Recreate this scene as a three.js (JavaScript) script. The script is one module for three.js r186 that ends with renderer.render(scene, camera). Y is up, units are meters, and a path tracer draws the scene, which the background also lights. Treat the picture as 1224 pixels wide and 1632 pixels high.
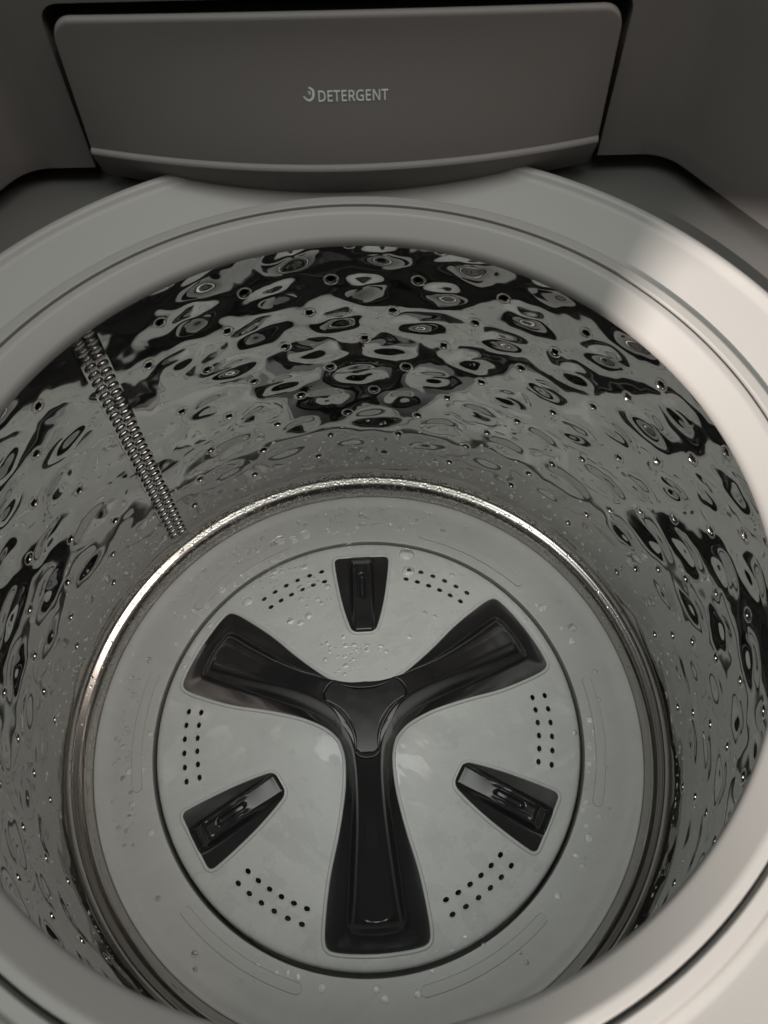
import * as THREE from 'three';
import { mergeGeometries, mergeVertices, toCreasedNormals } from 'three/addons/utils/BufferGeometryUtils.js';
import { RectAreaLightUniformsLib } from 'three/addons/lights/RectAreaLightUniformsLib.js';
import { FontLoader } from 'three/addons/loaders/FontLoader.js';
import { TextGeometry } from 'three/addons/geometries/TextGeometry.js';
import { RoundedBoxGeometry } from 'three/addons/geometries/RoundedBoxGeometry.js';
import { Brush, Evaluator, SUBTRACTION } from 'three-bvh-csg';
import { createNoise2D, createNoise3D } from 'simplex-noise';

// ---------------------------------------------------------------- camera, lamps, exposure
const scene = new THREE.Scene();
scene.background = new THREE.Color(0x000000);
const camera = new THREE.PerspectiveCamera(63.44, 0.75, 0.02, 30);
camera.position.set(0.0192, 0.7616, 0.1956);
camera.rotation.order = 'YXZ';
camera.rotation.set(-1.0596, 0, -0.0239);
camera.focus = 0.72; camera.userData.fStop = 12;
const renderer = new THREE.WebGLRenderer({ antialias: true });
renderer.toneMapping = THREE.LinearToneMapping;
renderer.toneMappingExposure = 1.22;
renderer.shadowMap.enabled = true;
RectAreaLightUniformsLib.init();

// the ceiling lamp: a wide, slightly green, soft panel overhead
const PANEL = { x: -0.15, y: 2.35, z: 0.055, w: 2.0, h: 1.13 };
const panelLight = new THREE.RectAreaLight(new THREE.Color().setRGB(0.965, 1.0, 0.965), 2.75, PANEL.w, PANEL.h);
panelLight.position.set(PANEL.x, PANEL.y - 0.012, PANEL.z);
panelLight.rotation.x = -Math.PI / 2;
scene.add(panelLight);
// the warm bulb off to the front, half hidden by a wall
const BULB = new THREE.Vector3(-1.585, 2.45, 2.86);
const bulbLight = new THREE.PointLight(new THREE.Color().setRGB(1.0, 0.90, 0.83), 125, 0, 2);
bulbLight.position.copy(BULB);
bulbLight.castShadow = true; bulbLight.shadow.radius = 2.2;
scene.add(bulbLight);

// a small warm lamp panel up on the right: it shows in the bottom trim and the wet plate
const SIDE = { p: new THREE.Vector3(0.80, 1.52, 0.02), t: new THREE.Vector3(-0.12, 0.05, -0.03), w: 0.46, h: 0.32 };
const sideLight = new THREE.RectAreaLight(new THREE.Color().setRGB(1.0, 0.85, 0.77), 4.2, SIDE.w, SIDE.h);
sideLight.position.copy(SIDE.p); sideLight.lookAt(SIDE.t);
scene.add(sideLight);

// ---------------------------------------------------------------- helpers
let seed = 20241;
const rnd = () => { seed = (seed * 1664525 + 1013904223) >>> 0; return seed / 4294967296; };
const n2 = createNoise2D(rnd), n3 = createNoise3D(rnd);
const V3 = (x, y, z) => new THREE.Vector3(x, y, z);
const D2R = Math.PI / 180;
const lerp = (a, b, t) => a + (b - a) * t;
const sstep = (a, b, x) => { const t = Math.min(1, Math.max(0, (x - a) / (b - a))); return t * t * (3 - 2 * t); };
const pol = (a, r, y) => V3(Math.sin(a * D2R) * r, y, -Math.cos(a * D2R) * r);   // a: degrees from the back (-z), + to the right
const used = {};
const numbered = (n) => { const k = used[n] = (used[n] ?? -1) + 1; return k ? `${n}_${String(k).padStart(3, '0')}` : n; };
function add(name, geo, mat, parent) {
  const m = new THREE.Mesh(geo, mat);
  m.name = parent === scene ? numbered(name) : name;
  m.castShadow = m.receiveShadow = true;
  parent.add(m); return m;
}
function thing(name, label, category, group) {
  const g = new THREE.Group(); g.name = numbered(name); g.userData = { label, category };
  if (group) g.userData.group = group;
  scene.add(g); return g;
}
function interp(tab, x) {
  if (x <= tab[0][0]) return tab[0][1];
  for (let i = 1; i < tab.length; i++) if (x <= tab[i][0]) {
    const [a, b] = [tab[i - 1], tab[i]], t = (x - a[0]) / (b[0] - a[0]); return lerp(a[1], b[1], t);
  }
  return tab[tab.length - 1][1];
}
function curveTab(pts) {           // smooth Catmull-Rom lookup y(x)
  return (x) => {
    if (x <= pts[0][0]) return pts[0][1];
    const n = pts.length; if (x >= pts[n - 1][0]) return pts[n - 1][1];
    let i = 1; while (x > pts[i][0]) i++;
    const p1 = pts[i - 1], p2 = pts[i], h = p2[0] - p1[0], t = (x - p1[0]) / h;
    const m1 = i > 1 ? (p2[1] - pts[i - 2][1]) / (p2[0] - pts[i - 2][0]) : (p2[1] - p1[1]) / h;
    const m2 = i < n - 1 ? (pts[i + 1][1] - p1[1]) / (pts[i + 1][0] - p1[0]) : (p2[1] - p1[1]) / h;
    const t2 = t * t, t3 = t2 * t;
    return (2 * t3 - 3 * t2 + 1) * p1[1] + (t3 - 2 * t2 + t) * h * m1 + (-2 * t3 + 3 * t2) * p2[1] + (t3 - t2) * h * m2;
  };
}
// rounded profile for lathes: corners [r, y, radius]
function roundedProfile(pts, seg = 5) {
  const out = [];
  pts.forEach((p, i) => {
    const rad = p[2] || 0;
    if (!rad || i === 0 || i === pts.length - 1) { out.push(new THREE.Vector2(p[0], p[1])); return; }
    const P = new THREE.Vector2(p[0], p[1]), A = new THREE.Vector2(pts[i - 1][0], pts[i - 1][1]).sub(P), B = new THREE.Vector2(pts[i + 1][0], pts[i + 1][1]).sub(P);
    const ra = Math.min(rad, A.length() * 0.49), rb = Math.min(rad, B.length() * 0.49);
    const a = P.clone().addScaledVector(A.normalize(), ra), b = P.clone().addScaledVector(B.normalize(), rb);
    for (let k = 0; k <= seg; k++) { const t = k / seg; out.push(a.clone().multiplyScalar((1 - t) * (1 - t)).addScaledVector(P, 2 * t * (1 - t)).addScaledVector(b, t * t)); }
  });
  return out;
}
const planarUV = (g) => { const p = g.attributes.position, uv = new Float32Array(p.count * 2); for (let i = 0; i < p.count; i++) { uv[i * 2] = p.getX(i) + 0.3 * p.getY(i); uv[i * 2 + 1] = p.getZ(i) + 0.4 * p.getY(i); } g.setAttribute('uv', new THREE.BufferAttribute(uv, 2)); return g; };
const lathe = (pts, seg = 220) => { return planarUV(new THREE.LatheGeometry(roundedProfile(pts, 6), seg)); };
function gridGeo(nu, nv, fn, closeU = false) {     // fn(i, j) -> Vector3
  const pos = [], uv = [], idx = [];
  for (let j = 0; j <= nv; j++) for (let i = 0; i <= nu; i++) { const p = fn(i / nu, j / nv); pos.push(p.x, p.y, p.z); uv.push(i / nu, j / nv); }
  for (let j = 0; j < nv; j++) for (let i = 0; i < nu; i++) { const a = j * (nu + 1) + i, b = a + 1, c = a + nu + 1, d = c + 1; idx.push(a, c, b, b, c, d); }
  const g = new THREE.BufferGeometry();
  g.setAttribute('position', new THREE.Float32BufferAttribute(pos, 3)); g.setAttribute('uv', new THREE.Float32BufferAttribute(uv, 2));
  g.setIndex(idx); g.computeVertexNormals(); return g;
}
function noiseTex(size, fn, srgb, rx = 1, ry = rx) {
  const d = new Uint8Array(size * size * 4);
  for (let y = 0; y < size; y++) for (let x = 0; x < size; x++) {
    const v = fn(x / size, y / size), k = (y * size + x) * 4;
    const [r, g, b] = Array.isArray(v) ? v : [v, v, v];
    d[k] = r * 255; d[k + 1] = g * 255; d[k + 2] = b * 255; d[k + 3] = 255;
  }
  const t = new THREE.DataTexture(d, size, size); t.wrapS = t.wrapT = THREE.RepeatWrapping;
  t.magFilter = THREE.LinearFilter; t.minFilter = THREE.LinearMipmapLinearFilter; t.generateMipmaps = true;
  if (srgb) t.colorSpace = THREE.SRGBColorSpace;
  t.repeat.set(rx, ry); t.needsUpdate = true; return t;
}
const tn = (u, v, f, s = 0) => {                    // seamless noise on the unit square
  const a = u * 2 * Math.PI, b = v * 2 * Math.PI, r = f / 6.2832;
  return n3(Math.cos(a) * r + s, Math.sin(a) * r + Math.cos(b) * r * 1.3, Math.sin(b) * r * 1.3 - s);
};
const clamp01 = (x) => Math.min(1, Math.max(0, x));

// ---------------------------------------------------------------- materials
const filmRough = noiseTex(512, (u, v) => { const n = 0.6 * tn(u, v, 9, 3) + 0.3 * tn(u, v, 23, 7) + 0.15 * tn(u, v, 60, 9); const wet = sstep(0.10, 0.17, n); return [0, clamp01(lerp(0.62, 0.24, wet) + 0.06 * tn(u, v, 45, 2)), 0]; }, false, 3);
const grainBump = noiseTex(512, () => 0.5 + 0.5 * (rnd() - 0.5), false, 40);
const mottle = noiseTex(512, (u, v) => { const n = 0.6 * tn(u, v, 6, 1) + 0.4 * tn(u, v, 19, 4); const f = 0.5 * tn(u, v, 90, 8) + 0.5 * (rnd() - 0.5), d = sstep(0.62, 0.7, tn(u, v, 70, 17)); return clamp01(0.96 + 0.022 * n + 0.012 * f - 0.02 * d); }, true, 3);
const wearRough = noiseTex(512, (u, v) => { const n = 0.7 * tn(u, v, 14, 21) + 0.4 * tn(u, v, 40, 5); return [0, clamp01(0.62 + 0.3 * n), 0]; }, false, 2);
const satinRough = noiseTex(256, (u, v) => [0, clamp01(0.66 + 0.07 * tn(u, v, 30, 31) + 0.05 * tn(u, v, 70, 13)), 0], false, 2);
const M = {
  steel: new THREE.MeshPhysicalMaterial({ color: new THREE.Color().setRGB(0.455, 0.45, 0.44), metalness: 1, roughness: 0.035, side: THREE.DoubleSide }),
  brightSteel: new THREE.MeshPhysicalMaterial({ color: new THREE.Color().setRGB(0.62, 0.60, 0.57), metalness: 1, roughness: 0.14, side: THREE.DoubleSide }),
  filletSteel: new THREE.MeshPhysicalMaterial({ color: new THREE.Color().setRGB(0.58, 0.56, 0.53), metalness: 1, roughness: 0.17, side: THREE.DoubleSide }),
  plate: new THREE.MeshPhysicalMaterial({ color: new THREE.Color().setRGB(0.56, 0.57, 0.555), map: mottle, roughness: 0.8, roughnessMap: filmRough, side: THREE.DoubleSide }),
  floor: new THREE.MeshPhysicalMaterial({ color: new THREE.Color().setRGB(0.50, 0.502, 0.488), map: mottle, roughness: 0.45, side: THREE.DoubleSide }),
  ring: new THREE.MeshPhysicalMaterial({ color: new THREE.Color().setRGB(0.242, 0.238, 0.23), roughness: 0.46, side: THREE.DoubleSide }),
  black: new THREE.MeshPhysicalMaterial({ color: new THREE.Color().setRGB(0.020, 0.019, 0.020), roughness: 0.24, roughnessMap: satinRough, specularIntensity: 1, side: THREE.DoubleSide }),
  tub: new THREE.MeshStandardMaterial({ color: new THREE.Color().setRGB(0.3, 0.3, 0.29), roughness: 0.6, side: THREE.DoubleSide }),
  panel: new THREE.MeshPhysicalMaterial({ color: new THREE.Color().setRGB(0.142, 0.133, 0.128), roughness: 0.6, bumpMap: grainBump, bumpScale: 0.00006, side: THREE.DoubleSide }),
  band: new THREE.MeshPhysicalMaterial({ color: new THREE.Color().setRGB(0.08, 0.078, 0.075), roughness: 0.5, side: THREE.DoubleSide }),
  print: new THREE.MeshStandardMaterial({ color: new THREE.Color().setRGB(0.62, 0.66, 0.64), roughness: 0.6 }),
  water: new THREE.MeshPhysicalMaterial({ color: 0xffffff, roughness: 0.0, transmission: 1, ior: 1.33, thickness: 0.002, specularIntensity: 1 }),
  plaster: new THREE.MeshStandardMaterial({ color: new THREE.Color().setRGB(0.35, 0.33, 0.3), roughness: 0.9 }),
  housing: new THREE.MeshStandardMaterial({ color: new THREE.Color().setRGB(0.6, 0.6, 0.6), roughness: 0.6 }),
};

// ---------------------------------------------------------------- the washer's cabinet round the opening
const RW = 0.264;                                    // basket wall radius
{
  const g = thing('washer_cabinet', 'charcoal grey plastic washer top framing the round opening', 'washer');
  // outline of the opening: back straight, cut corners, long sides, front
  const raw = [[-0.312, 0.33], [-0.312, -0.115], [-0.207, -0.268], [0.207, -0.268], [0.312, -0.115], [0.312, 0.33]];
  const path = [];
  raw.forEach((p, i) => {
    if (i === 0 || i === raw.length - 1) { path.push(new THREE.Vector2(...p)); return; }
    const P = new THREE.Vector2(...p), A = new THREE.Vector2(...raw[i - 1]).sub(P).setLength(0.014), B = new THREE.Vector2(...raw[i + 1]).sub(P).setLength(0.014);
    const a = P.clone().add(A), b = P.clone().add(B);
    for (let k = 0; k <= 6; k++) { const t = k / 6; path.push(a.clone().multiplyScalar((1 - t) ** 2).addScaledVector(P, 2 * t * (1 - t)).addScaledVector(b, t * t)); }
  });
  const nrm = path.map((p, i) => { if (Math.abs(p.y + 0.268) < 1e-3) return new THREE.Vector2(0, -1); const a = path[Math.max(0, i - 1)], b = path[Math.min(path.length - 1, i + 1)], d = b.clone().sub(a).normalize(); return new THREE.Vector2(d.y, -d.x); });   // outward
  const prof = [[0.030, 0.394], [0.0065, 0.3985], [0.0046, 0.3995], [0.0040, 0.4012], [0.0040, 0.404], [0.0040, 0.408], [0.0040, 0.412], [0.0040, 0.50], [0.0040, 0.60], [0.006, 0.603], [0.09, 0.606], [0.09, 0.394]];
  const nv = prof.length - 1, mid = path.findIndex((p, i) => i > 3 && p.x > 0 && Math.abs(p.y + 0.268) < 1e-3);
  for (const [i0, i1] of [[0, mid - 1], [mid, path.length - 1]]) {
    const nu = i1 - i0;
    add('opening_wall', toCreasedNormals(gridGeo(nu, nv, (u, v) => { const i = i0 + Math.round(u * nu), j = Math.round(v * nv), p = path[i], n = nrm[i], q = prof[j]; return V3(p.x + n.x * q[0], q[1], p.y + n.y * q[0]); }), 0.7), M.panel, g);
  }
  // back wall with the cut-out for the drawer
  const ex = path[mid].x, bz = -0.272, cx = 0.1648, cy = 0.5048, cr = 0.013;
  const bs = new THREE.Shape(); bs.moveTo(-ex, 0.4); bs.lineTo(-cx, 0.4); bs.lineTo(-cx, cy - cr); bs.quadraticCurveTo(-cx, cy, -cx + cr, cy); bs.lineTo(cx - cr, cy); bs.quadraticCurveTo(cx, cy, cx, cy - cr); bs.lineTo(cx, 0.4); bs.lineTo(ex, 0.4); bs.lineTo(ex, 0.6); bs.lineTo(-ex, 0.6); bs.closePath();
  const bg = new THREE.ExtrudeGeometry(bs, { depth: 0.05, bevelEnabled: false, curveSegments: 12 }); bg.translate(0, 0, bz - 0.05);
  add('back_wall', bg, M.panel, g);
  // the lower deck seen as a band between the tub ring and the walls
  const sh = new THREE.Shape(); sh.moveTo(-0.36, -0.34); sh.lineTo(0.36, -0.34); sh.lineTo(0.36, 0.36); sh.lineTo(-0.36, 0.36); sh.closePath();
  const ho = new THREE.Path(); ho.absarc(0, 0, 0.2905, 0, Math.PI * 2, true); sh.holes.push(ho);
  const dk = new THREE.ExtrudeGeometry(sh, { depth: 0.010, bevelEnabled: true, bevelSize: 0.002, bevelThickness: 0.002, bevelSegments: 2, curveSegments: 128 });
  dk.rotateX(Math.PI / 2); dk.translate(0, 0.3845, 0);
  add('deck', dk, M.band, g);
  // front wall of the opening, low
  add('front_wall', new RoundedBoxGeometry(0.72, 0.05, 0.05, 3, 0.008).translate(0, 0.405, 0.3575), M.panel, g);
}
// ---------------------------------------------------------------- tub ring
{
  const g = thing('tub_ring', 'pale grey plastic ring round the basket mouth, under the drawer', 'ring');
  const prof = [[0.2375, 0.372, 0], [0.2358, 0.390, 0.001], [0.2362, 0.3962, 0.0010], [0.2430, 0.3968, 0.0016], [0.2455, 0.3905, 0.002], [0.2490, 0.3892, 0.002], [0.277, 0.3995, 0.002], [0.2805, 0.4033, 0.0018], [0.2845, 0.4033, 0.002], [0.2868, 0.398, 0.002], [0.287, 0.352, 0]];
  add('rim', lathe(prof, 256), M.ring, g);
}
// ---------------------------------------------------------------- outer tub behind the perforations
{
  const o = add('outer_tub', lathe([[0, -0.06, 0], [0.288, -0.06, 0.02], [0.288, 0.352, 0]], 96), M.tub, scene);
  o.userData = { label: 'plastic outer tub behind the holes of the steel basket', category: 'tub' };
}

// ---------------------------------------------------------------- basket
const basket = thing('wash_basket', 'polished steel basket with dimples and drain holes, water drops inside', 'basket');
const OFF = [0, -3.3, -7.5, -12.6, -19.3, -25.5, -31, -35, -38.1], PITCH = 14.3, SEAM = -44.2;
const holes = [], dimples = [];
for (let k = 0; k < 9; k++) {
  const y = 0.338 - 0.034 * k;
  for (let n = -30; n <= 40; n++) {
    const a = -0.3 + OFF[k] + PITCH * n;
    if (a > -40 && a < 178) holes.push([a, y]);
    const b = a - 8.6; if (b < -51.5 && b > -181) holes.push([b, y]);
    if (k < 8) {
      const yd = y - 0.011, e = 1 - 0.25 * sstep(4, 7, k);
      if (a + 4.9 > -35 && a + 4.9 < 178) dimples.push([a + 4.9 + (rnd() - 0.5) * 0.9, yd + (rnd() - 0.5) * 0.0022, e * (0.74 + 0.6 * rnd()), (rnd() - 0.5) * 0.34, 0.86 + 0.34 * rnd(), 0.84 + 0.34 * rnd()]);
      if (b + 4.9 < -54 && b + 4.9 > -181) dimples.push([b + 4.9 + (rnd() - 0.5) * 0.9, yd + (rnd() - 0.5) * 0.0022, e * (0.74 + 0.6 * rnd()), (rnd() - 0.5) * 0.34, 0.86 + 0.34 * rnd(), 0.84 + 0.34 * rnd()]);
    }
  }
}
const DA = 0.0108, DB = 0.0058, DTILT = 9 * D2R, DEPTH = 0.0018, DSIGN = -1;   // the dimples are pressed outwards
const byRow = new Map();
for (const d of dimples) { const k = Math.round((0.327 - d[1]) / 0.034); if (!byRow.has(k)) byRow.set(k, []); byRow.get(k).push(d); }
const ct = Math.cos(DTILT), st = Math.sin(DTILT);
function disp(a0, y0) {                              // metres towards the axis
  const a = a0 + 0.38 * n2(a0 * 0.16, y0 * 42 + 5), y = y0 + 0.0013 * n2(a0 * 0.14 + 31, y0 * 40);
  let h = 0; const k0 = Math.round((0.327 - y) / 0.034);
  for (let k = k0 - 1; k <= k0 + 1; k++) for (const d of byRow.get(k) || []) {
    let da = a - d[0]; if (da > 180) da -= 360; if (da < -180) da += 360;
    if (Math.abs(da) > 9) continue;
    const x = da * D2R * RW, yy = y - d[1], s2 = st + d[3], u = (x * ct + yy * s2) / (DA * d[4]), v = (-x * s2 + yy * ct) / (DB * d[5]);
    const q = (u * u + v * v) * 0.5;
    if (q < 9) h += DSIGN * d[2] * DEPTH * Math.exp(-q);
  }
  h += 0.00060 * n2(a * 0.06, y * 15) + 0.00008 * n2(a * 0.15 + 70, y * 34) + 0.00002 * n2(a * 0.3 + 9, y * 60);
  return h;
}
const wallP = (a, y) => pol(a, RW - disp(a, y), y);
const WY0 = 0.034, WY1 = 0.378;
{
  const NA = 1240, NY = 262, pos = new Float32Array((NA + 1) * (NY + 1) * 3), nor = new Float32Array((NA + 1) * (NY + 1) * 3), idx = [];
  const eA = 0.05, eY = 0.0002;
  for (let j = 0; j <= NY; j++) for (let i = 0; i <= NA; i++) {
    const a = -180 + 360 * i / NA, y = lerp(WY0, WY1, j / NY), k = (j * (NA + 1) + i) * 3;
    const h = disp(a, y), p = pol(a, RW - h, y);
    const ha = (disp(a + eA, y) - h) / (eA * D2R * RW), hy = (disp(a, y + eY) - h) / eY;
    const inw = pol(a, -1, 0), tan = pol(a + 90, 1, 0);
    const n = inw.addScaledVector(tan, -ha); n.y = -hy; n.normalize();
    pos.set([p.x, p.y, p.z], k); nor.set([n.x, n.y, n.z], k);
  }
  // holes cut out of the sheet
  const cut = new Uint8Array(NA * NY);
  for (const [a, y] of holes) {
    const i0 = Math.floor((a + 180) / 360 * NA), j0 = Math.floor((y - WY0) / (WY1 - WY0) * NY);
    for (let dj = -3; dj <= 3; dj++) for (let di = -3; di <= 3; di++) {
      const i = ((i0 + di) % NA + NA) % NA, j = j0 + dj; if (j < 0 || j >= NY) continue;
      const ca = -180 + 360 * (i0 + di + 0.5) / NA, cy = lerp(WY0, WY1, (j + 0.5) / NY);
      if (Math.hypot((ca - a) * D2R * RW, cy - y) < 0.0032) cut[j * NA + i] = 1;
    }
  }
  for (let j = 0; j < NY; j++) for (let i = 0; i < NA; i++) if (!cut[j * NA + i]) { const a = j * (NA + 1) + i, b = a + 1, c = a + NA + 1, d = c + 1; idx.push(a, b, c, b, d, c); }
  const geo = new THREE.BufferGeometry();
  geo.setAttribute('position', new THREE.BufferAttribute(pos, 3)); geo.setAttribute('normal', new THREE.BufferAttribute(nor, 3));
  geo.setIndex(idx);
  const wall = add('basket_wall', geo, M.steel, basket);
  // flared rims of the drain holes
  const hp = [[0.0068, -0.0003], [0.0056, 0.0001], [0.0047, 0.0002], [0.0040, -0.0001], [0.0034, -0.0008], [0.0030, -0.0022], [0.0029, -0.007]].map((p) => new THREE.Vector2(...p));
  const hg = new THREE.LatheGeometry(hp, 20); hg.computeVertexNormals();
  for (const [a, y] of holes) {
    const m = add('drain_hole', hg, M.brightSteel, wall);
    const p = wallP(a, y); m.position.copy(p);
    const e = 0.003, t1 = wallP(a + 0.6, y).sub(wallP(a - 0.6, y)), t2 = wallP(a, y + e).sub(wallP(a, y - e));
    const n = t1.cross(t2).normalize(); if (n.dot(V3(p.x, 0, p.z)) > 0) n.negate();
    m.quaternion.setFromUnitVectors(V3(0, 1, 0), n);
  }
  // crimped seam: two columns of small pressed teeth
  const tooth = new THREE.SphereGeometry(1, 14, 10);
  const tp = tooth.attributes.position; for (let i = 0; i < tp.count; i++) { const s = (v, e) => Math.sign(v) * Math.pow(Math.abs(v), e); tp.setXYZ(i, s(tp.getX(i), 0.75), s(tp.getY(i), 0.8), tp.getZ(i)); }
  tooth.computeVertexNormals();
  for (let k = 0; k < 37; k++) for (let c = 0; c < 2; c++) {
    const y = 0.3425 - k * 0.0083 - c * 0.0040, a = SEAM + (c ? 1.05 : -0.95);
    const m = add('seam_crimp', tooth, M.steel, wall);
    m.position.copy(pol(a, RW - 0.0002, y)); m.rotation.y = -a * D2R; m.rotateZ(c ? -0.12 : 0.1);
    m.scale.set(0.0050, 0.0033, 0.0027);
  }
  const sb = gridGeo(4, 40, (u, v) => { const a = SEAM + lerp(-2.3, 2.3, u), y = lerp(0.030, 0.372, v); return pol(a, RW - 0.0004 - 0.0003 * Math.sin(u * Math.PI), y); });
  add('seam_strip', sb, M.steel, wall);
}
// steel fillet between wall and floor
{
  const f = [];
  const pts = [[0.2650, 0.046], [0.2641, 0.034], [0.2634, 0.0258], [0.2618, 0.0217], [0.2588, 0.0197], [0.2556, 0.0178], [0.2527, 0.0148], [0.2502, 0.0100], [0.2486, 0.0050], [0.2478, 0.0]];
  const sp = new THREE.SplineCurve(pts.map((p) => new THREE.Vector2(...p))).getPoints(60);
  const lg = new THREE.LatheGeometry(sp, 256);
  add('bottom_fillet', lg, M.filletSteel, basket);
}
// balance ring at the mouth
{
  const prof = [[0.2655, 0.376, 0], [0.222, 0.376, 0.002], [0.2162, 0.3785, 0.003], [0.2158, 0.3850, 0.003], [0.2220, 0.3905, 0.004], [0.2285, 0.3960, 0.0016], [0.2335, 0.3966, 0.0011], [0.2342, 0.390, 0.001], [0.2342, 0.366, 0], [0.2655, 0.366, 0]];
  add('balance_ring', lathe(prof, 256), M.ring, basket);
}
// floor ring with its raised slots
{
  const prof = [[0.1966, -0.045, 0], [0.1966, -0.004, 0.001], [0.1969, 0.0001, 0.0007], [0.2000, 0.0003, 0.001], [0.236, 0.0012, 0.008], [0.2455, 0.0046, 0.003], [0.2482, 0.0046, 0.0015], [0.2490, -0.004, 0]];
  const fl = add('floor_ring', lathe(prof, 256), M.floor, basket);
  const arcs = [[-37.5, 14.5], [31, 15], [93, 15], [153, 15], [-148.5, 15], [-88, 14]];
  for (const [a0, hw] of arcs) {
    const pts = [], r0 = 0.2065, r1 = 0.2155, er = (r1 - r0) / 2, rm = (r0 + r1) / 2;
    for (let k = 0; k <= 24; k++) pts.push([lerp(-hw, hw, k / 24), r1]);
    for (let k = 1; k < 8; k++) { const t = k / 8 * Math.PI; pts.push([hw + Math.sin(t) * er / rm / D2R, rm + Math.cos(t) * er]); }
    for (let k = 0; k <= 24; k++) pts.push([lerp(hw, -hw, k / 24), r0]);
    for (let k = 1; k < 8; k++) { const t = k / 8 * Math.PI; pts.push([-hw - Math.sin(t) * er / rm / D2R, rm - Math.cos(t) * er]); }
    // a low pad with a crisp bevelled edge
    const ring = (s, y) => pts.map(([a, r]) => pol(a0 + a * (1 - s * 0.0 / hw) , rm + (r - rm) * (1 - s), y));
    const levels = [[-0.06, 0.0001], [0.0, 0.0013], [0.12, 0.0019], [0.6, 0.0020], [1, 0.0020]];
    const n = pts.length;
    const gg = gridGeo(n, levels.length - 1, (u, v) => { const L = levels[Math.round(v * (levels.length - 1))]; return ring(L[0], L[1])[Math.round(u * n) % n]; });
    add('floor_slot', toCreasedNormals(gg, 0.5), M.floor, fl);
  }
}

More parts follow.
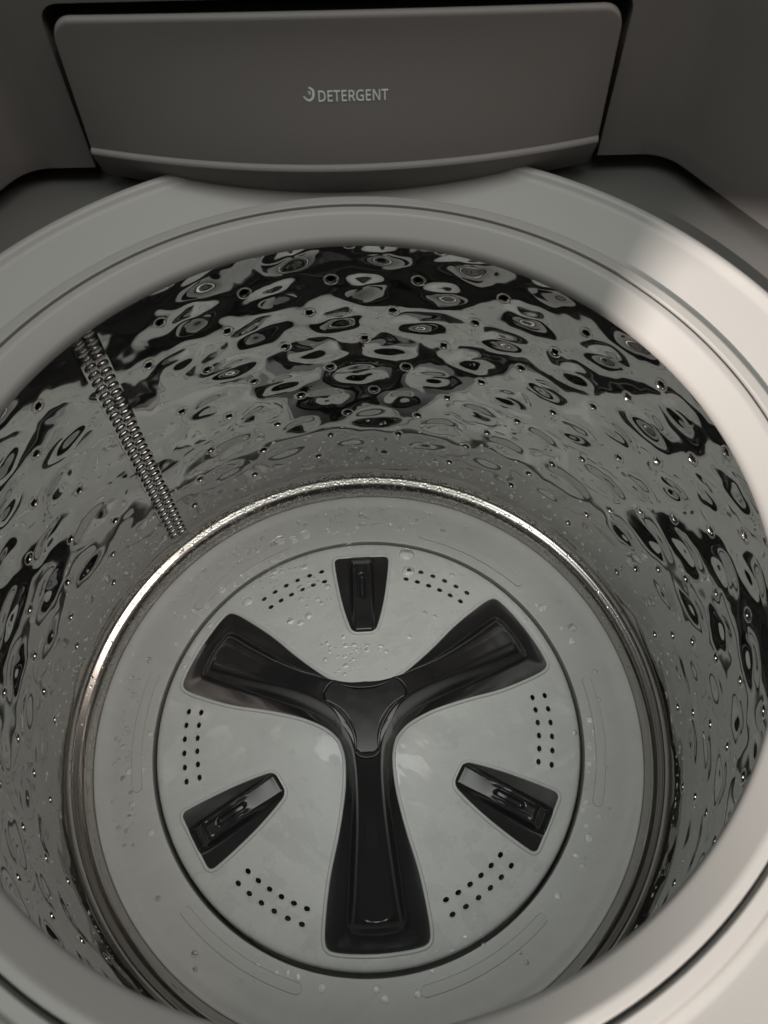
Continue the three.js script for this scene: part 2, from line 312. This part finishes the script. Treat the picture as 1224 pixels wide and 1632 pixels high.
// ---------------------------------------------------------------- wash plate
const plateY = curveTab([[0, 0.034], [0.03, 0.0335], [0.06, 0.0285], [0.09, 0.0215], [0.12, 0.0148], [0.15, 0.0095], [0.17, 0.0066], [0.182, 0.0053], [0.188, 0.0047], [0.1908, 0.0038], [0.1922, 0.0024], [0.1928, 0.0]]);
const ROT = -2.0;
const wash = thing('wash_plate', 'grey wash plate with black three armed hub and black fins on basket floor', 'wash plate');
{
  // slots: 6 groups of 2 x 6
  const centres = [[-26.5, 0], [25.7, 0], [-93.5, 0], [91, 0], [-149.5, 0], [145.2, 0]];
  const NR = 70, NT = 360;
  const rs = []; for (let i = 0; i <= NR; i++) { const t = i / NR; rs.push(t < 0.9 ? lerp(0.008, 0.184, t / 0.9) : lerp(0.184, 0.1928, (t - 0.9) / 0.1)); }
  const profile = rs.map((r) => new THREE.Vector2(r, plateY(r)));
  profile.push(new THREE.Vector2(0.1929, -0.006), new THREE.Vector2(0.1929, -0.02), new THREE.Vector2(0.185, -0.02));
  for (let i = NR; i >= 0; i -= 2) profile.push(new THREE.Vector2(Math.min(rs[i], 0.184), plateY(rs[i]) - 0.0014 - (rs[i] > 0.184 ? 0.006 : 0)));
  profile.push(profile[0].clone());
  profile.reverse();
  const disc = mergeVertices(new THREE.LatheGeometry(profile, NT)); disc.computeVertexNormals();
  const cyls = [];
  const slotList = [];
  for (const [ac] of centres) for (let row = 0; row < 2; row++) for (let k = 0; k < 6; k++) {
    const r = row ? 0.1665 : 0.1545, a = ac + (k - 2.5) * 4.35;
    slotList.push([a, r]);
    const c = new THREE.CylinderGeometry(0.0020, 0.0020, 0.03, 14); c.scale(1.35, 1, 1);
    c.rotateY(-a * D2R); const p = pol(a, r, plateY(r)); c.translate(p.x, p.y, p.z); cyls.push(c);
  }
  let geo = disc;
  try {
    const ev = new Evaluator(); ev.useGroups = false; ev.attributes = ['position', 'normal', 'uv'];
    const A = new Brush(disc); A.updateMatrixWorld();
    const B = new Brush(mergeGeometries(cyls)); B.updateMatrixWorld();
    geo = ev.evaluate(A, B, SUBTRACTION).geometry;
  } catch (e) { console.log('csg failed', e.message); }
  const dm = add('disc', planarUV(geo), M.plate, wash);
  // rims of the slots, each its own piece
  const rimG = new THREE.TorusGeometry(0.00225, 0.00035, 6, 18); rimG.rotateX(Math.PI / 2); rimG.scale(1.35, 1, 1);
  for (const [a, r] of slotList) { const m = add('drain_slot', rimG, M.plate, dm); m.position.copy(pol(a, r, plateY(r) + 0.0000)); m.rotation.y = -a * D2R; }

  // ---- black three-armed hub
  const ridgeH = curveTab([[0, 0.0780], [0.024, 0.0780], [0.036, 0.0755], [0.055, 0.0665], [0.08, 0.0510], [0.11, 0.0365], [0.14, 0.0275], [0.157, 0.0235]]);
  const sp2 = (pts, n) => new THREE.SplineCurve(pts.map((p) => new THREE.Vector2(...p))).getPoints(n);
  const N = 96;
  const ridge = [[0.01175, 0.02035], [0.0165, 0.0172], [0.024, 0.0135], [0.034, 0.0108], [0.05, 0.0092], [0.075, 0.0090], [0.105, 0.0102], [0.132, 0.0122], [0.149, 0.0142], [0.1545, 0.0138], [0.1568, 0.0100], [0.1575, 0.005], [0.1578, 0]];
  const bound = [[0.0145, 0.02512], [0.021, 0.0228], [0.030, 0.0212], [0.043, 0.0213], [0.060, 0.0232], [0.088, 0.0292], [0.120, 0.0378], [0.150, 0.0428], [0.1680, 0.0440], [0.1755, 0.0405], [0.1785, 0.030], [0.1800, 0.015], [0.1806, 0]];
  const Pr = sp2(ridge, N), Pb = sp2(bound, N);
  const hubParts = [];
  const NTT = 34;
  for (const sgn of [1, -1]) for (let arm = 0; arm < 3; arm++) {
    const base = 180 + arm * 120 + ROT;
    const g = gridGeo(N, NTT, (u, v) => {
      const i = Math.round(u * N), j = Math.round(v * NTT);
      const pr = Pr[i], pb = Pb[i]; let d, w, y;
      const hr = ridgeH(pr.x);
      if (j <= 6) {                                  // flat top from the centre line to the ridge edge
        const t = j / 6; const cd = Math.min(pr.x, 0.1578);
        d = lerp(i === 0 ? 0 : cd * (1 - Math.pow(1 - i / N, 6)), pr.x, t); w = pr.y * t;
        y = ridgeH(d) - 0.0010 * (1 - sstep(0.55, 0.9, t)) * sstep(0.05, 0.08, d) - 0.0010 * Math.pow(t, 8) * sstep(0.02, 0.05, d);
      } else {
        const t = (j - 6) / (NTT - 6);
        d = lerp(pr.x, pb.x, t); w = lerp(pr.y, pb.y, t);
        const yb = plateY(Math.hypot(pb.x, pb.y)) + 0.0004, top = hr - 0.0010 * sstep(0.02, 0.05, pr.x);
        const f = 0.58 * (1 - sstep(0.02, 0.42, t)) + 0.42 * Math.pow(1 - t, 1.5);
        y = yb + (top - yb) * f;
      }
      return pol(base + sgn * Math.atan2(w, d) / D2R, Math.hypot(d, w), y);
    });
    if (sgn < 0) { const ix = g.index.array; for (let q = 0; q < ix.length; q += 3) { const t = ix[q]; ix[q] = ix[q + 2]; ix[q + 2] = t; } }
    hubParts.push(g);
  }
  let hub = mergeGeometries(hubParts); hub.deleteAttribute('uv'); hub.deleteAttribute('normal');
  hub = mergeVertices(hub, 1e-5); hub.computeVertexNormals();
  const pp = hub.attributes.position, uvh = new Float32Array(pp.count * 2); for (let i = 0; i < pp.count; i++) { uvh[i * 2] = pp.getX(i) * 3; uvh[i * 2 + 1] = pp.getZ(i) * 3; }
  hub.setAttribute('uv', new THREE.BufferAttribute(uvh, 2));
  const hubM = add('hub_arms', hub, M.black, wash);
  // grey lip round the hub
  const lipPts = [];
  for (let arm = 0; arm < 3; arm++) {
    const base = 180 + arm * 120 + ROT;
    for (let i = 0; i <= N; i++) { const p = Pb[i]; lipPts.push([base + Math.atan2(p.y, p.x) / D2R, Math.hypot(p.x, p.y) + 0.0006]); }
    for (let i = N - 1; i > 0; i--) { const p = Pb[i]; lipPts.push([base - Math.atan2(p.y, p.x) / D2R, Math.hypot(p.x, p.y) + 0.0006]); }
  }
  // order runs 60 -> 0 -> -60 per arm; chain the arms so that the loop closes
  const loops = [0, 2, 1].flatMap((arm) => lipPts.slice(arm * (2 * N), (arm + 1) * (2 * N)));
  const lipCurve = new THREE.CatmullRomCurve3(loops.filter((_, i) => i % 3 === 0).map(([a, r]) => pol(a, r, plateY(r) + 0.0001)), true);
  add('hub_lip', new THREE.TubeGeometry(lipCurve, 420, 0.0017, 8, true), M.plate, wash);
  // the cap on the hub
  const cs = new THREE.Shape(); const cr = 0.0360, cw = 0.0088;
  const cp = [];
  for (let arm = 0; arm < 3; arm++) {
    const b = (180 + arm * 120 + ROT) * D2R;
    const loc = (d, w) => new THREE.Vector2(Math.sin(b) * d + Math.cos(b) * w, -(-Math.cos(b) * d + Math.sin(b) * w));   // shape plane: x, -z
    cp.push([loc(cr - 0.0035, cw), loc(cr, cw - 0.004), loc(cr, -cw + 0.004), loc(cr - 0.0035, -cw)]);
  }
  // walk round: each corner right side -> left side, then a hollow side to the next corner
  const mk = (arm) => cp[arm];
  cs.moveTo(mk(0)[0].x, mk(0)[0].y);
  const order = [0, 2, 1];
  for (let k = 0; k < 3; k++) {
    const c = mk(order[k]), nx = mk(order[(k + 1) % 3]);
    const chain = c[3].distanceTo(nx[0]) < c[0].distanceTo(nx[3]) ? [c, nx[0]] : null;
    cs.lineTo(c[1].x, c[1].y); cs.lineTo(c[2].x, c[2].y); cs.lineTo(c[3].x, c[3].y);
    const m = c[3].clone().add(nx[0]).multiplyScalar(0.5).multiplyScalar(0.30);
    cs.quadraticCurveTo(m.x, m.y, nx[0].x, nx[0].y);
    if (!chain && k === 0) console.log('cap winding looks flipped');
  }
  const cap = new THREE.ExtrudeGeometry(cs, { depth: 0.0014, bevelEnabled: true, bevelThickness: 0.0009, bevelSize: 0.0009, bevelOffset: -0.0004, bevelSegments: 3, curveSegments: 16 });
  cap.rotateX(-Math.PI / 2); cap.translate(0, 0.0776, 0);
  const capM = add('hub_cap', toCreasedNormals(cap, 0.15), M.black, wash);

  const co = cs.getPoints(16); const cc = co.filter((p, i) => i === 0 || p.distanceTo(co[i - 1]) > 0.0005).slice(0, -1);
  const seamC = new THREE.CatmullRomCurve3(cc.map((p) => { const q = p.clone().setLength(p.length() + 0.0026); return V3(q.x, ridgeH(Math.hypot(q.x, q.y)) + 0.0009, -q.y); }), true, 'centripetal');
  add('cap_rim', new THREE.TubeGeometry(seamC, 200, 0.0012, 8, true), M.black, wash);

  // ---- three small black fins
  const DI = 0.0885, DO = 0.1765;
  const halfW = curveTab([[DI, 0.0122], [0.105, 0.0172], [0.125, 0.0220], [0.15, 0.0262], [0.168, 0.0284], [DO, 0.0286]]);
  for (let fin = 0; fin < 3; fin++) {
    const base = fin * 120 + ROT * 0.8;
    const NU = 60, NV = 48;
    const at = (d, w, y) => pol(base + Math.atan2(w, d) / D2R, Math.hypot(d, w), y);
    const fg = gridGeo(NU, NV, (u, v) => {
      const s = v * 2 - 1;
      // rounded-corner ends
      const d0 = lerp(DI, DO, u), cornerI = 0.006, cornerO = 0.006;
      let hw = halfW(d0);
      const ei = Math.max(0, 1 - (d0 - DI) / cornerI), eo = Math.max(0, 1 - (DO - d0) / cornerO);
      hw -= cornerI * (1 - Math.sqrt(Math.max(0, 1 - ei * ei))) + cornerO * (1 - Math.sqrt(Math.max(0, 1 - eo * eo)));
      const w = s * hw, d = d0;
      const yb = plateY(Math.hypot(d, w)) + 0.0010;
      const edge = Math.min(1, (1 - Math.abs(s)) * hw / 0.003) * sstep(0, 0.004, d0 - DI + 0.0005) * sstep(0, 0.004, DO - d0 + 0.0005);
      // sunk floor either side, a rounded bar down the middle, a step near the outer end
      const bar = 1 - sstep(0.0070, 0.0125, Math.abs(w));
      const barTop = lerp(0.0030, 0.0115, sstep(DI, DI + 0.05, d0)) * (1 - 0.75 * sstep(0.160, 0.1725, d0));
      const slot = (1 - sstep(0.0020, 0.0032, Math.hypot(w, Math.max(0, Math.abs(d0 - 0.137) - 0.0105)))) * 0.0035;
      const groove = (1 - sstep(0.0008, 0.0018, Math.abs(Math.abs(w) - 0.0058))) * 0.0014 * sstep(0.118, 0.130, d0) * (1 - sstep(0.156, 0.164, d0));
      const sink = 0;
      return at(d, w, yb + edge * (sink + bar * barTop - slot - groove));
    });
    add('fin', fg, M.black, wash);
    const lp = [];
    for (let k = 0; k <= 40; k++) { const u = k / 40; lp.push([lerp(DI, DO, u), 1, u]); }
    const outl = [];
    const hwAt = (d0) => { const ei = Math.max(0, 1 - (d0 - DI) / 0.006), eo = Math.max(0, 1 - (DO - d0) / 0.006); return halfW(d0) - 0.006 * (2 - Math.sqrt(Math.max(0, 1 - ei * ei)) - Math.sqrt(Math.max(0, 1 - eo * eo))); };
    for (let k = 0; k <= 48; k++) { const t = 0.5 - 0.5 * Math.cos(k / 48 * Math.PI), d = lerp(DI, DO, t); outl.push([d, hwAt(d)]); }
    for (let k = 48; k >= 0; k--) { const t = 0.5 - 0.5 * Math.cos(k / 48 * Math.PI), d = lerp(DI, DO, t); outl.push([d, -hwAt(d)]); }
    const cv = new THREE.CatmullRomCurve3(outl.map(([d, w]) => at(d, w, plateY(Math.hypot(d, w)) + 0.0002)).filter((p, i, A) => i === 0 || p.distanceTo(A[i - 1]) > 0.0006), true);
    add('fin_lip', new THREE.TubeGeometry(cv, 180, 0.0018, 8, true), M.plate, wash);
  }
}

// ---------------------------------------------------------------- detergent drawer
{
  const g = thing('detergent_drawer', 'dark grey drawer front lettered for detergent above the basket mouth', 'drawer');
  const HW = 0.1605, TOP = 0.5005, ZT = -0.2645;
  const bow = (x, y) => lerp(0.0195, 0.0015, sstep(0.40, 0.50, y)) * (1 - (x / HW) ** 2);
  const yCre = (x) => lerp(0.4185, 0.4155, 1 - (x / HW) ** 2), yBot = (x) => lerp(0.3985, 0.3935, 1 - (x / HW) ** 2);
  const NX = 96, R0 = 0.011;
  const topY = (x) => { const e = Math.max(0, Math.abs(x) - (HW - R0)); return TOP - (R0 - Math.sqrt(Math.max(0, R0 * R0 - e * e))); };
  const pt = (u, y, z) => { const x = HW * Math.sin((u - 0.5) * Math.PI); return V3(x * lerp(1.0, 0.985, clamp01((y - 0.40) / 0.1)), y, z + bow(x, y)); };
  const xs = (u) => HW * Math.sin((u - 0.5) * Math.PI);
  const patch = (n, fn) => gridGeo(NX, n, (u, v) => { const x = xs(u); const [y, z] = fn(v, topY(x), yCre(x), yBot(x)); return pt(u, y, z); });
  const face = patch(24, (v, T, C) => {
    const j = v * 24;
    if (j < 0.5) return [T - 0.0002, ZT - 0.0042];
    if (j <= 5.5) { const t = (j - 1) / 4 * Math.PI / 2; return [T - 0.0028 * (1 - Math.cos(t)), ZT - 0.0028 + 0.0028 * Math.sin(t)]; }
    return [lerp(T - 0.0028, C + 0.0020, (j - 5) / 19), ZT];
  });
  const bevel = patch(5, (v, T, C) => { const t = v * Math.PI / 2; return [C + 0.0020 - 0.0026 * (1 - Math.cos(t)), ZT + 0.0030 * Math.sin(t)]; });
  const lip = patch(8, (v, T, C, B) => [lerp(C - 0.0006, B - 0.005, v), ZT + lerp(0.0030, -0.0095, v)]);
  add('drawer_front', mergeGeometries([face, bevel, lip]), M.panel, g);
  // sides and the box behind, so that the front has depth
  add('drawer_box', new THREE.BoxGeometry(0.311, 0.082, 0.04).translate(0, 0.4445, -0.2893), M.panel, g);
  for (const s of [-1, 1]) add('side_edge', gridGeo(1, 20, (u, v) => { const y = lerp(0.3986, 0.489, v), z1 = ZT - 0.0006; return V3(s * HW * lerp(1.0, 0.985, clamp01((y - 0.40) / 0.1)), y, lerp(z1 - 0.006, z1 - (y < 0.4165 ? 0.003 : 0), u)); }), M.panel, g);
  // lettering
  const font = await new FontLoader().loadAsync('fonts/droid/droid_sans_regular.typeface.json');
  const tg = new TextGeometry('DETERGENT', { font, size: 0.0058, depth: 0.0002, curveSegments: 4, bevelEnabled: false });
  tg.computeBoundingBox(); const bw = tg.boundingBox.max.x - tg.boundingBox.min.x;
  tg.scale(0.0410 / bw, 1, 1);
  const put = (gg) => { const p = gg.attributes.position; for (let i = 0; i < p.count; i++) { const x = p.getX(i), y = p.getY(i); p.setZ(i, ZT + bow(x, y) + 0.00015 + p.getZ(i)); } gg.computeVertexNormals(); return gg; };
  tg.translate(-0.0142, 0.4545, 0);
  add('lettering', put(tg), M.print, g);
  // mark before the word: a hooked swoosh
  const stroke = (pts, w) => { const c = new THREE.SplineCurve(pts.map((p) => new THREE.Vector2(...p))); const n = 24; return gridGeo(n, 1, (u, v) => { const p = c.getPoint(u), t = c.getTangent(u); const ww = w * (0.45 + 0.55 * Math.sin(Math.PI * clamp01(u * 0.8 + 0.15))); return V3(p.x - t.y * (v - 0.5) * ww, p.y + t.x * (v - 0.5) * ww, 0.0001); }); };
  const s1 = stroke([[-0.0189, 0.4622], [-0.0170, 0.4612], [-0.0163, 0.4596], [-0.0167, 0.4570], [-0.0183, 0.4554], [-0.0202, 0.4556], [-0.0222, 0.4575]], 0.0014);
  const s2 = stroke([[-0.0194, 0.4602], [-0.0183, 0.4592], [-0.0186, 0.4582]], 0.0008);
  add('swoosh_mark', put(mergeGeometries([s1, s2])), M.print, g);
}

// ---------------------------------------------------------------- water
const inShape = [];
const dropGeo = (() => { const pts = []; for (let k = 0; k <= 8; k++) { const t = k / 8 * Math.PI / 2; pts.push(new THREE.Vector2(Math.sin(t), Math.cos(t) * 0.42)); } pts.push(new THREE.Vector2(0.9, -0.06), new THREE.Vector2(0, -0.06)); const g = mergeVertices(new THREE.LatheGeometry(pts, 20)); g.computeVertexNormals(); return g; })();
const ray = (u, v, h) => {                           // photo pixel -> point on the level y = h
  const d = V3((u - 612) / 1320, -(v - 816) / 1320, -1).applyEuler(camera.rotation), t = (h - camera.position.y) / d.y;
  return camera.position.clone().addScaledVector(d, t);
};
const groundY = (r) => r < 0.193 ? plateY(r) : r < 0.197 ? null : lerp(0.0002, 0.0020, sstep(0.2, 0.246, r));
const floorPoint = (u, v) => { let p = ray(u, v, 0.005); for (let k = 0; k < 3; k++) { const y = groundY(Math.hypot(p.x, p.z)); if (y === null) return null; p = ray(u, v, y); } return p; };
const big = [[648, 884, 12], [651, 911, 10], [486, 853, 9], [468, 861, 8], [446, 862, 10], [436, 866, 6], [353, 939, 8], [329, 967, 6], [394, 959, 8], [485, 904, 6], [437, 911, 5], [405, 901, 5], [478, 937, 6], [522, 935, 5], [480, 955, 4], [492, 982, 6], [463, 990, 6], [479, 993, 5], [372, 917, 5], [365, 926, 4], [382, 897, 4], [557, 870, 5], [547, 870, 4], [576, 822, 5], [623, 837, 4], [656, 838, 4], [706, 845, 4], [595, 835, 3], [864, 970, 7], [912, 1000, 7], [911, 1022, 6], [942, 1148, 6], [947, 1165, 5], [938, 1335, 6], [919, 1363, 5], [928, 1380, 4], [310, 1520, 5], [311, 1545, 4], [513, 1575, 6], [600, 1577, 6], [613, 1592, 6], [666, 1584, 6], [475, 1557, 5], [411, 1538, 4], [240, 1328, 5], [240, 1170, 5], [213, 1108, 5], [238, 1052, 5], [207, 1230, 6], [211, 1282, 5], [252, 1432, 4], [889, 1428, 5], [965, 1225, 4], [953, 1115, 4]];
for (const [u, v, r] of big) {
  const p = floorPoint(u, v); if (!p) continue;
  const m = add('water_drop', dropGeo, M.water, scene);
  const s = r / 1320 * p.distanceTo(camera.position);
  m.position.copy(p); m.position.y += 0.0001; m.rotation.y = rnd() * 6; m.scale.set(s * (0.94 + 0.14 * rnd()), s * (0.75 + 0.2 * rnd()), s);
  m.userData = { label: Math.hypot(p.x, p.z) < 0.193 ? 'clear round water drop lying on the grey wash plate' : 'clear round water drop lying on the floor ring round the plate', category: 'water drop', group: Math.hypot(p.x, p.z) < 0.193 ? 'water drops on the wash plate' : 'water drops on the floor ring' };
  inShape.push([p.x, p.z, s]);
}
{
  const list = [];
  const q = new THREE.Quaternion();
  const clear = (p, s) => !inShape.some(([x, z, r]) => Math.hypot(p.x - x, p.z - z) < r + s);
  const put = (u, v, s) => { const p = floorPoint(u, v); if (!p || !clear(p, s) || onBlack(p)) return; p.y += 0.0001; list.push(new THREE.Matrix4().compose(p, q, V3(s, s * (0.6 + 0.3 * rnd()), s))); inShape.push([p.x, p.z, s]); };
  function onBlack(p) {
    const r = Math.hypot(p.x, p.z); if (r > 0.185) return false; if (r < 0.045) return true;
    let a = Math.atan2(p.x, -p.z) / D2R;
    for (let k = 0; k < 6; k++) { let d = a - (k * 60 + ROT); d = ((d + 540) % 360 + 360) % 360 - 180; if (Math.abs(d) < (k % 2 ? (r > 0.1 ? 22 : 26) : r > 0.08 ? 12 : 0)) return true; }
    return false;
  }
  const gauss = () => (rnd() + rnd() + rnd() - 1.5) / 0.866;
  const clusters = [[400, 905, 70, 45, 260], [560, 1035, 45, 28, 110], [500, 940, 40, 30, 40], [560, 825, 150, 20, 200], [820, 980, 70, 60, 60], [945, 1200, 22, 120, 60], [200, 1200, 28, 170, 120], [450, 1545, 120, 25, 25], [760, 1530, 120, 30, 20], [300, 980, 50, 70, 120], [700, 990, 60, 50, 25]];
  for (const [cu, cv, su, sv, n] of clusters) for (let k = 0; k < n; k++) put(cu + gauss() * su, cv + gauss() * sv, 0.0006 + 0.0021 * Math.pow(rnd(), 2));
  const im = new THREE.InstancedMesh(dropGeo, M.water, list.length);
  list.forEach((m, i) => im.setMatrixAt(i, m));
  im.name = 'water_droplets'; im.castShadow = im.receiveShadow = true;
  im.userData = { label: 'fine spray of tiny water droplets over plate and floor ring', category: 'droplets', kind: 'stuff' };
  scene.add(im);
  // spray on the lower steel wall and the fillet
  const wl = [];
  const side = (p, n, s, f) => { wl.push(new THREE.Matrix4().compose(p, new THREE.Quaternion().setFromUnitVectors(V3(0, 1, 0), n), V3(s, s * f, s))); };
  for (let k = 0; k < 2200; k++) {
    const a = -150 + 300 * rnd(), y = 0.045 + 0.075 * Math.pow(rnd(), 2.2), s = 0.0004 + 0.0017 * Math.pow(rnd(), 3);
    const w = Math.exp(-(((a + 45) / 40) ** 2)) + 0.8 * Math.exp(-((a / 40) ** 2)) + 0.35; if (rnd() > w) continue;
    side(wallP(a, y), pol(a, -1, 0), s, 0.7);
  }
  for (let k = 0; k < 4200; k++) {
    const a = gauss() * 55 - 12, t = rnd(), y = lerp(0.005, 0.028, t), r = interp([[0.0050, 0.2486], [0.0100, 0.2502], [0.0144, 0.2526], [0.0176, 0.2556], [0.0198, 0.2588], [0.0222, 0.2618], [0.0265, 0.2634], [0.034, 0.2641]], y), s = 0.0005 + 0.0011 * Math.pow(rnd(), 2);
    const n = pol(a, -1, 0).multiplyScalar(Math.abs(lerp(-0.9, 0.9, t)) + 0.3); n.y = 0.9 - 0.8 * Math.abs(t - 0.6); n.normalize();
    side(pol(a, r, y), n, s, 0.8);
  }
  const wm = new THREE.InstancedMesh(dropGeo, M.water, wl.length); wl.forEach((m, i) => wm.setMatrixAt(i, m));
  wm.name = 'wall_droplets'; wm.castShadow = wm.receiveShadow = true;
  wm.userData = { label: 'tiny water droplets clinging to the lower steel wall', category: 'droplets', kind: 'stuff' };
  scene.add(wm);
}

// ---------------------------------------------------------------- lamps and the wall that shades the left side (all outside the frame)
{
  const g = thing('ceiling_lamp', 'wide square ceiling lamp panel above the washer', 'lamp');
  add('lamp_housing', new THREE.BoxGeometry(PANEL.w + 0.04, 0.05, PANEL.h + 0.04).translate(PANEL.x, PANEL.y + 0.027, PANEL.z), M.housing, g);
  const em = new THREE.MeshStandardMaterial({ color: 0x222222, emissive: new THREE.Color().setRGB(0.97, 1, 0.9), emissiveIntensity: 0.4, side: THREE.DoubleSide });
  add('diffuser', new THREE.PlaneGeometry(PANEL.w, PANEL.h).rotateX(Math.PI / 2).translate(PANEL.x, PANEL.y, PANEL.z), em, g);
}
{
  const g = thing('side_lamp', 'small square warm lamp panel beside the washer', 'lamp');
  g.position.copy(SIDE.p); g.lookAt(SIDE.t.clone().sub(SIDE.p).negate().add(SIDE.p));
  const em = new THREE.MeshStandardMaterial({ color: 0x222222, emissive: new THREE.Color().setRGB(1, 0.88, 0.79), emissiveIntensity: 0.6, side: THREE.DoubleSide });
  add('diffuser', new THREE.PlaneGeometry(SIDE.w, SIDE.h).translate(0, 0, 0.012), em, g);
  add('lamp_housing', new THREE.BoxGeometry(SIDE.w + 0.03, SIDE.h + 0.03, 0.04).translate(0, 0, 0.034), M.housing, g);
}
{
  const g = thing('bulb_lamp', 'warm globe lamp beyond the corner of the wall', 'lamp');
  const em = new THREE.MeshStandardMaterial({ color: 0x332211, emissive: new THREE.Color().setRGB(1, 0.83, 0.7), emissiveIntensity: 2 });
  add('globe', new THREE.SphereGeometry(0.06, 24, 16).translate(BULB.x, BULB.y, BULB.z), em, g);
  add('stem', new THREE.CylinderGeometry(0.012, 0.012, 0.5, 12).translate(BULB.x, BULB.y + 0.312, BULB.z), M.housing, g);
}
{
  // wall in front of the washer with a low opening towards the lit room: the edge and the lintel bound the warm light
  const ws = new THREE.Shape(); ws.moveTo(-2.2, -0.6); ws.lineTo(-0.372, -0.6); ws.lineTo(-0.372, 1.056); ws.lineTo(1.2, 1.056); ws.lineTo(1.2, 2.3); ws.lineTo(-2.2, 2.3); ws.closePath();
  const wg = new THREE.ExtrudeGeometry(ws, { depth: 0.10, bevelEnabled: true, bevelSize: 0.004, bevelThickness: 0.004, bevelOffset: -0.004, bevelSegments: 2 }); wg.translate(0, 0, 0.68);
  const w = add('wall', wg, M.plaster, scene);
  w.userData = { kind: 'structure', label: 'plain wall with an opening in front of the washer' };
}
renderer.render(scene, camera);
